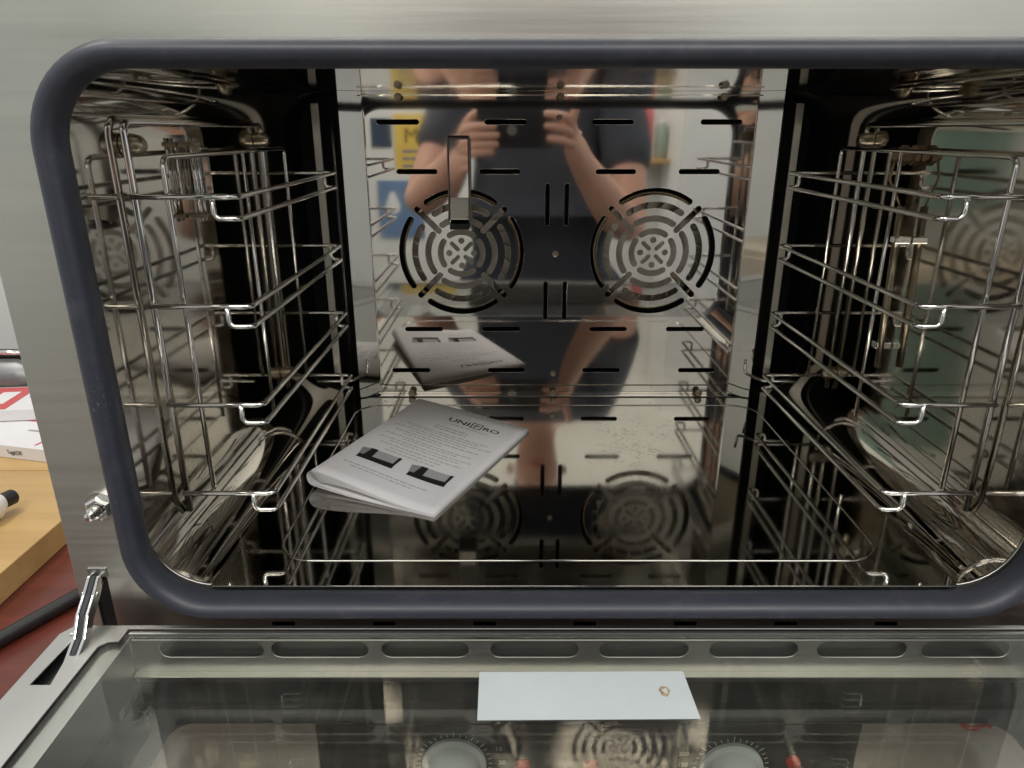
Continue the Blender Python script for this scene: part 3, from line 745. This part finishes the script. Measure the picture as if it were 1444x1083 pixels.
# lines of small print too fine to read: word-length strokes
rng = random.Random(3); words = []; wf = []
def print_line(y, x0, x1, h):
    x = x0
    while x < x1:
        w = min(rng.uniform(3, 9), x1 - x)
        n0 = len(words)
        for (a, b) in ((x, y), (x + w, y), (x + w, y + h), (x, y + h)): words.append(fcov(a, b, 0.00001))
        wf.append((n0, n0 + 1, n0 + 2, n0 + 3)); x += w + 1.5
for y, x0, x1, h in ((39.5, 66, 114, 1.5), (51, 54, 96, 2.1), (56.5, 54, 96, 2.1), (65, 22, 128, 1.6), (69.5, 30, 120, 1.6), (75, 12, 136, 1.5), (80, 36, 108, 1.5), (86, 20, 128, 1.7), (91, 34, 84, 1.5), (98, 14, 124, 1.4),
                     (102.5, 40, 110, 1.4), (109, 14, 130, 1.4), (114, 30, 118, 1.3), (121, 22, 126, 1.4), (127, 40, 104, 1.3), (133, 36, 100, 1.3), (176, 14, 118, 1.4), (181, 26, 104, 1.3)):
    print_line(y, x0, x1, h)
pl = mesh('small_print', words, wf, M['pale_ink']); under(pl, cov); pl['kind'] = 'stuff'
def oven_picture(x, y):
    # isometric little oven: pale top, grey side, black front frame, pale window
    patch('picture_side', [(x - 4, y + 2), (x + 7, y - 1), (x + 13, y + 15), (x + 1, y + 18)], M['mid_ink'])
    patch('picture_front', [(x + 7, y - 1), (x + 15, y - 1), (x + 17, y + 15), (x + 6, y + 17)], M['ink'], .00012)
    patch('picture_front', [(x + 1, y + 15), (x + 46, y + 13), (x + 47, y + 22), (x + 1, y + 22)], M['ink'], .00012)
    patch('picture_front', [(x + 42, y - 1), (x + 46, y - 1), (x + 46, y + 15), (x + 43, y + 15)], M['ink'], .00012)
    patch('picture_window', [(x + 14, y - .5), (x + 42, y - .5), (x + 43, y + 15), (x + 15, y + 15.5)], M['grey_ink'], .0001)
oven_picture(18, 141); oven_picture(82, 141)

# ================================================================== TABLE, BOARD AND THINGS BESIDE THE OVEN
tb = tag(empty('table', (-.2, .9, ZF)), 'red mahogany table carrying the oven', 'table')
def T(o, root): o.parent = root; o.matrix_parent_inverse = Matrix.Translation(-Vector(root.location)); return o
T(box('table_top', (-1.5, .17, ZT - .035), (.95, 1.55, ZT), M['red_wood'], None, .003), tb)
for x in (-1.44, .89):
    for y in (.23, 1.49): T(box('leg', (x - .03, y - .03, ZF), (x + .03, y + .03, ZT - .0352), M['red_wood'], None, .002), tb)
wb = tag(empty('wooden_board', (-.9, 1.0, ZT)), 'light oak board laid on the red table beside the oven', 'board')
T(box('plank', (-1.35, .50, ZT + .0002), (-.600, .968, -.489), M['light_wood'], None, .0015), wb)
T(box('plank', (-1.35, .970, ZT + .0002), (-.600, 1.50, -.489), M['light_wood'], None, .0015), wb)
cab = tag(tube('power_cable', [(-.62, .47, ZT + .0095), (-.575, .575, ZT + .0095), (-.545, .632, ZT + .0095), (-.512, .694, ZT + .0095), (-.45, .80, ZT + .0095), (-.41, .95, ZT + .0095), (-.36, 1.06, ZT + .0095)], .0085, M['black'], None, 12, False, .05),
          'thick black cable on the red table beside the oven', 'cable')
ZBd = -.4888
def carton(name, label, u, v, size, ang, z0, cat='box'):
    p = atZ(u, v, z0); w, d, h = size
    e = tag(empty(name, (p.x, p.y, z0)), label, cat); e.rotation_euler.z = ang
    def cb(nm, lo, hi, mat, bev=.0006): o = box(nm, lo, hi, mat, None, bev); o.parent = e; return o
    cb('carton', (-w, 0, .0002), (0, d, h), M['white_box'])
    return e, cb
# the lower carton: lettered edge towards the room; its right front corner sits behind the oven's edge
e, cb = carton('flat_carton', 'white flat carton with red corner and lettered edge, bottom of the pair', 72, 653, (.30, .17, .022), R(-13), ZBd)
cb('red_corner', (-.30, .09, .0221), (-.072, .170, .0226), M['red_card'], .0001)
cb('grey_stripe', (-.095, .055, .0221), (-.050, .060, .0225), M['grey_ink'], .0001)
cb('red_stripe', (-.036, .01, .0221), (-.032, .09, .0225), M['red_card'], .0001)
cb('grey_stripe', (-.15, .13, .0221), (-.075, .138, .0225), M['grey_ink'], .0001)
t_ = text('lettering', 'Tuggli(20)', .0095, lambda x, y, z: Vector((-.080 + x * .75, -.0004 - z, .008 + y)), M['ink'], None, align='LEFT'); t_.parent = e
e2, cb2 = carton('flat_carton', 'white flat carton with broad red end, top of the pair', 60, 592, (.30, .12, .020), R(6), ZBd + .0232)
cb2('red_end', (-.30, .004, .0201), (-.058, .116, .0206), M['red_card'], .0001)
cb2('white_patch', (-.105, .03, .0207), (-.075, .09, .0210), M['white_box'], .0001)
cb2('grey_stripe', (-.048, .06, .0201), (-.01, .066, .0205), M['grey_ink'], .0001)
# dark metal pot behind the cartons
py = 1.27; px_ = atY(35, 535, py).x; pz = ZBd + .0452
pot = tag(empty('metal_drum', (px_, py, ZBd)), 'grey rounded metal drum with a black band lying behind the white cartons', 'drum')
T(lathe('drum_body', [(.020, -.20), (.036, -.195), (.044, -.17), (.045, -.10), (.0445, .01), (.034, .03), (.02, .034)], (px_, py, pz), (1, 0, 0), M['iron'], seg=40), pot)
T(lathe('black_band', [(.0447, -.088), (.0468, -.086), (.0468, -.060), (.0447, -.058)], (px_, py, pz), (1, 0, 0), M['black'], seg=40), pot)
T(box('top_plate', (px_ - .10, py - .016, pz + .0445), (px_ + .03, py + .016, pz + .0520), M['black'], None, .002), pot)
T(tube('top_bar', [(px_ - .06, py - .022, pz + .056), (px_ + .03, py - .022, pz + .056)], .0045, M['chrome'], None, 10), pot)
T(lathe('knob', [(.012, 0), (.014, .006), (.011, .022), (.006, .026)], (px_ - .072, py, pz + .0515), (0, 0, 1), M['black'], seg=20), pot)
# small bottle lying near the board's edge
bp_ = atZ(-25, 742, ZBd)
bt = tag(empty('small_bottle', (bp_.x, bp_.y, ZBd)), 'small white bottle with red band and black cap on the oak board', 'bottle')
ax = Vector((.35, .9, 0)).normalized(); b0 = Vector((bp_.x, bp_.y, ZBd + .0205)) - ax * .04
T(lathe('bottle_body', [(.012, 0), (.019, .004), (.020, .01), (.020, .060), (.010, .072)], b0, ax, M['white'], seg=20), bt)
T(lathe('red_band', [(.0203, .012), (.0203, .034)], b0, ax, M['red_card'], seg=20), bt)
T(lathe('cap', [(.0105, .0715), (.0105, .086), (.008, .089)], b0, ax, M['black'], seg=16), bt)

# ================================================================== WHAT THE POLISHED STEEL MIRRORS: the person with the phone and the wall behind
ph = tag(empty('smartphone', (.008, -.006, -.032)), 'dark grey smartphone held sideways in both hands', 'phone')
T(box('phone_body', (-.074, -.0100, -.036), (.086, -.0022, .044), M['phone'], None, .003), ph)
T(lathe('lens_ring', [(.0105, 0), (.0105, .0006)], (0, -.0022, 0), (0, 1, 0), M['iron'], seg=24), ph)
T(box('screen', (-.070, -.0106, -.033), (.082, -.0101, .041), M['frit'], None, .0001), ph)

CX = .075
per = tag(empty('person', (CX, -.40, ZF)), 'person in a charcoal t-shirt holding up a phone, mirrored in the oven', 'person')
nd = {
 'pelvis': ((CX, -.41, -.36), (.165, .125)), 'belly': ((CX, -.395, -.20), (.175, .130)), 'chest': ((CX, -.40, .02), (.175, .125)), 'top': ((CX, -.41, .155), (.13, .09)),
 'neck': ((CX, -.405, .245), (.055, .055)), 'chin': ((CX, -.385, .315), (.062, .066)), 'brow': ((CX, -.38, .40), (.076, .088)), 'crown': ((CX, -.39, .468), (.060, .070)),
 'shL': ((CX - .175, -.41, .165), .066), 'shR': ((CX + .175, -.41, .165), .066),
 'uaL': ((-.165, -.31, .0), .052), 'elL': ((-.228, -.205, -.170), .042), 'faL': ((-.180, -.135, -.125), .049), 'wrL': ((-.128, -.062, -.068), .032), 'pmL': ((-.108, -.028, -.036), (.030, .020)),
 'uaR': ((.285, -.30, -.03), .052), 'elR': ((.290, -.190, -.235), .042), 'faR': ((.235, -.130, -.175), .052), 'wrR': ((.165, -.062, -.085), .034), 'pmR': ((.132, -.026, -.038), (.031, .021)),
 'hipL': ((CX - .09, -.41, -.44), .095), 'hipR': ((CX + .09, -.41, -.44), .095), 'knL': ((CX - .10, -.39, -.80), .06), 'knR': ((CX + .10, -.39, -.80), .06),
 'anL': ((CX - .11, -.42, -1.17), .042), 'anR': ((CX + .11, -.42, -1.17), .042), 'toL': ((CX - .12, -.29, -1.215), .035), 'toR': ((CX + .12, -.29, -1.215), .035)}
ed = [('pelvis', 'belly'), ('belly', 'chest'), ('chest', 'top'), ('top', 'neck'), ('neck', 'chin'), ('chin', 'brow'), ('brow', 'crown'), ('top', 'shL'), ('top', 'shR'),
      ('shL', 'uaL'), ('uaL', 'elL'), ('elL', 'faL'), ('faL', 'wrL'), ('wrL', 'pmL'), ('shR', 'uaR'), ('uaR', 'elR'), ('elR', 'faR'), ('faR', 'wrR'), ('wrR', 'pmR'),
      ('pelvis', 'hipL'), ('pelvis', 'hipR'), ('hipL', 'knL'), ('hipR', 'knR'), ('knL', 'anL'), ('knR', 'anR'), ('anL', 'toL'), ('anR', 'toR')]
def chain(base, key, pts, r):
    prev = base
    for i, q_ in enumerate(pts):
        k = key + str(i); nd[k] = (q_, r * (1 - .10 * i)); ed.append((prev, k)); prev = k
# image-left hand: four fingers stacked across the phone's end, thumb behind
for i, (z, x2) in enumerate(((.006, -.030), (-.012, -.024), (-.030, -.026), (-.045, -.036))):
    chain('pmL', 'fL%d' % i, [(-.100, -.004, z - .006), (-.082, .010, z), (-.056, .0125, z + .001), (x2, .0085, z + .002)], .0108)
chain('pmL', 'thL', [(-.104, -.030, .0), (-.088, -.028, .026), (-.066, -.023, .038)], .0108)
# image-right hand: index raised, three fingers curled on the phone, thumb behind
chain('pmR', 'fR0', [(.124, -.006, .012), (.130, .002, .034), (.136, .004, .056), (.137, .002, .074)], .0108)
for i, (z, x2) in enumerate(((.030, .064), (.006, .066), (-.018, .072))):
    chain('pmR', 'fR%d' % (i + 1), [(.124, -.004, z - .012), (.112, .010, z - .004), (.090, .0135, z), (x2, .0085, z + .002)], .0108)
chain('pmR', 'thR', [(.126, -.032, -.004), (.108, -.030, .022), (.086, -.024, .034)], .0108)
body = skin('body', nd, ed, M['skin'], None, 'pelvis', 2); T(body, per)
g = .014
tn = {k: (nd[k][0], tuple(a + g for a in nd[k][1]) if isinstance(nd[k][1], tuple) else nd[k][1] + g) for k in ('pelvis', 'belly', 'chest', 'top', 'shL', 'shR', 'uaL', 'uaR')}
tn['hem'] = ((CX, -.41, -.50), (.195, .15)); tn['pelvis'] = (nd['pelvis'][0], (.192, .15)); tn['collar'] = ((CX, -.408, .215), (.068, .066))
for s_ in 'LR':
    a, b = Vector(nd['ua' + s_][0]), Vector(nd['el' + s_][0]); tn['cuff' + s_] = (tuple(a.lerp(b, .42)), .068)
te = [('hem', 'pelvis'), ('pelvis', 'belly'), ('belly', 'chest'), ('chest', 'top'), ('top', 'collar'), ('top', 'shL'), ('top', 'shR'), ('shL', 'uaL'), ('shR', 'uaR'), ('uaL', 'cuffL'), ('uaR', 'cuffR')]
T(skin('t_shirt', tn, te, M['shirt'], None, 'pelvis', 2), per)
jn = {k: (nd[k][0], tuple(a + .012 for a in nd[k][1]) if isinstance(nd[k][1], tuple) else nd[k][1] + .014) for k in ('pelvis', 'hipL', 'hipR', 'knL', 'knR', 'anL', 'anR')}
T(skin('trousers', jn, [('pelvis', 'hipL'), ('pelvis', 'hipR'), ('hipL', 'knL'), ('hipR', 'knR'), ('knL', 'anL'), ('knR', 'anR')], M['denim'], None, 'pelvis', 2), per)
for s_ in (-1, 1):
    T(skin('shoe', {'a': ((CX + s_ * .11, -.45, ZF + .046), .042), 'b': ((CX + s_ * .115, -.36, ZF + .046), .044), 'c': ((CX + s_ * .12, -.24, ZF + .036), .035)}, [('a', 'b'), ('b', 'c')], M['black'], None, 'a', 2), per)
    T(lathe('eye', [(.004, -.004), (.010, 0), (.008, .004), (.003, .006)], (CX + s_ * .030, -.300, .405), (0, 1, 0), M['white'], seg=14), per)
    T(skin('ear', {'a': ((CX + s_ * .078, -.385, .375), .012), 'b': ((CX + s_ * .084, -.39, .41), .014)}, [('a', 'b')], M['skin'], None, 'a', 1), per)
T(skin('nose', {'a': ((CX, -.302, .405), .009), 'b': ((CX, -.285, .372), .013)}, [('a', 'b')], M['skin'], None, 'a', 2), per)
T(tube('mouth', [(CX - .024, -.312, .340), (CX, -.304, .338), (CX + .024, -.312, .340)], .0045, M['red_card'], None, 8), per)
T(skin('hair', {'a': ((CX, -.425, .40), (.076, .070)), 'b': ((CX, -.405, .470), (.074, .080)), 'c': ((CX, -.345, .480), (.060, .030))}, [('a', 'b'), ('b', 'c')], M['hair'], None, 'a', 2), per)

# wall things seen in the steel
YW = -1.60; VD = 2 * YB - YW       # mirror depth of the wall behind
def wp(u, v): a, b = ray(u, v); return a * VD, b * VD
def poster(name, label, cat, u0, v0, u1, v1, mat, extra=None):
    x0, z1 = wp(u0, v0); x1, z0 = wp(u1, v1)
    e = tag(empty(name, ((x0 + x1) / 2, YW, z0)), label, cat)
    T(box('board', (x0, YW + .0004, z0), (x1, YW + .006, z1), mat, None, .001), e)
    return e, x0, x1, z0, z1
e, x0, x1, z0, z1 = poster('yellow_sign', 'yellow wall sign with black lettering behind the person', 'sign', 555, 160, 640, 240, M['yellow'])
T(text('lettering', '.04 M', .085, lambda x, y, z: Vector((x0 + .135 - x, YW + .0066 + z, z1 - .115 + y)), M['ink'], None, depth=.0003), e)
for k in range(3): T(box('print_line', (x0 + .03, YW + .0062, z1 - .155 - .03 * k), (x0 + .20 - .02 * k, YW + .0066, z1 - .143 - .03 * k), M['mid_ink']), e)
e, x0, x1, z0, z1 = poster('navy_sign', 'small navy wall sign next to the yellow one', 'sign', 522, 166, 553, 206, M['navy'])
e, x0, x1, z0, z1 = poster('blue_poster', 'blue wall poster with a white drop behind the person', 'poster', 532, 254, 600, 335, M['blue'])
dc = (x0 + .065, z1 - .11)
T(plate('white_drop', [(dc[0] + .032 * math.sin(a) * (1 if math.cos(a) < 0.3 else .75), dc[1] + .032 * math.cos(a) if math.cos(a) < .3 else dc[1] + .032 * math.cos(a) * 2.0) for a in [k * math.pi / 12 for k in range(24)]], [], .001,
        lambda x, y, z: Vector((x, YW + .0068 + z, y)), M['white'], bevel=.0001), e)
# pale cabinet and shelf with coloured cans
x0, z1 = wp(942, 90); x1, _ = wp(1075, 90)
wc = tag(empty('white_cabinet', ((x0 + x1) / 2, YW, ZF)), 'tall white cabinet against the wall behind the person', 'cabinet')
T(box('carcass', (x0, YW + .001, ZF + .0005), (x1, YW + .35, z1 + .3), M['white'], None, .004), wc)
T(box('cabinet_door', (x0 + .008, YW + .351, ZF + .06), (x1 - .008, YW + .368, z1 + .29), M['white'], None, .003), wc)
xs0, zs0 = wp(893, 222); xs1, _ = wp(938, 222)
sh = tag(box('wall_shelf', (xs0, YW + .0005, zs0 - .018), (xs1, YW + .18, zs0), M['light_wood'], None, .002), 'short wooden wall shelf with coloured cans behind the person', 'shelf')
for k, (m_, h, lab) in enumerate((('red_card', .21, 'tall red canister on the wooden wall shelf'), ('green', .15, 'short green canister on the wooden wall shelf'))):
    xk = xs0 + .035 + .06 * k
    e = tag(empty('canister', (xk, YW + .09, zs0)), lab, 'canister')
    T(lathe('can_body', [(.022, .0004), (.024, .004), (.024, h - .03), (.014, h - .012)], e.location, (0, 0, 1), M[m_], seg=20), e)
    T(lathe('can_cap', [(.013, h - .0118), (.013, h), (.009, h + .003)], e.location, (0, 0, 1), M['white'], seg=16), e)
tc = tag(empty('teal_wall_cabinet', (-1.1, YW, -.30)), 'teal cabinet hung on the wall above the brown sideboard', 'cabinet')
T(box('carcass', (-1.24, YW + .001, -.30), (-.96, YW + .30, .75), M['teal'], None, .004), tc)
for x in (-1.236, -1.098): T(box('cabinet_door', (x, YW + .301, -.295), (x + .134, YW + .316, .745), M['teal'], None, .003), tc)
sbd = tag(empty('sideboard', (-1.2, YW, ZF)), 'brown wooden sideboard under the teal wall cabinet', 'sideboard')
T(box('carcass', (-1.6, YW + .001, ZF + .0005), (-.80, YW + .42, -.50), M['sideboard'], None, .004), sbd)
for x in (-1.595, -1.195): T(box('sideboard_door', (x, YW + .421, ZF + .06), (x + .385, YW + .438, -.53), M['sideboard'], None, .003), sbd)
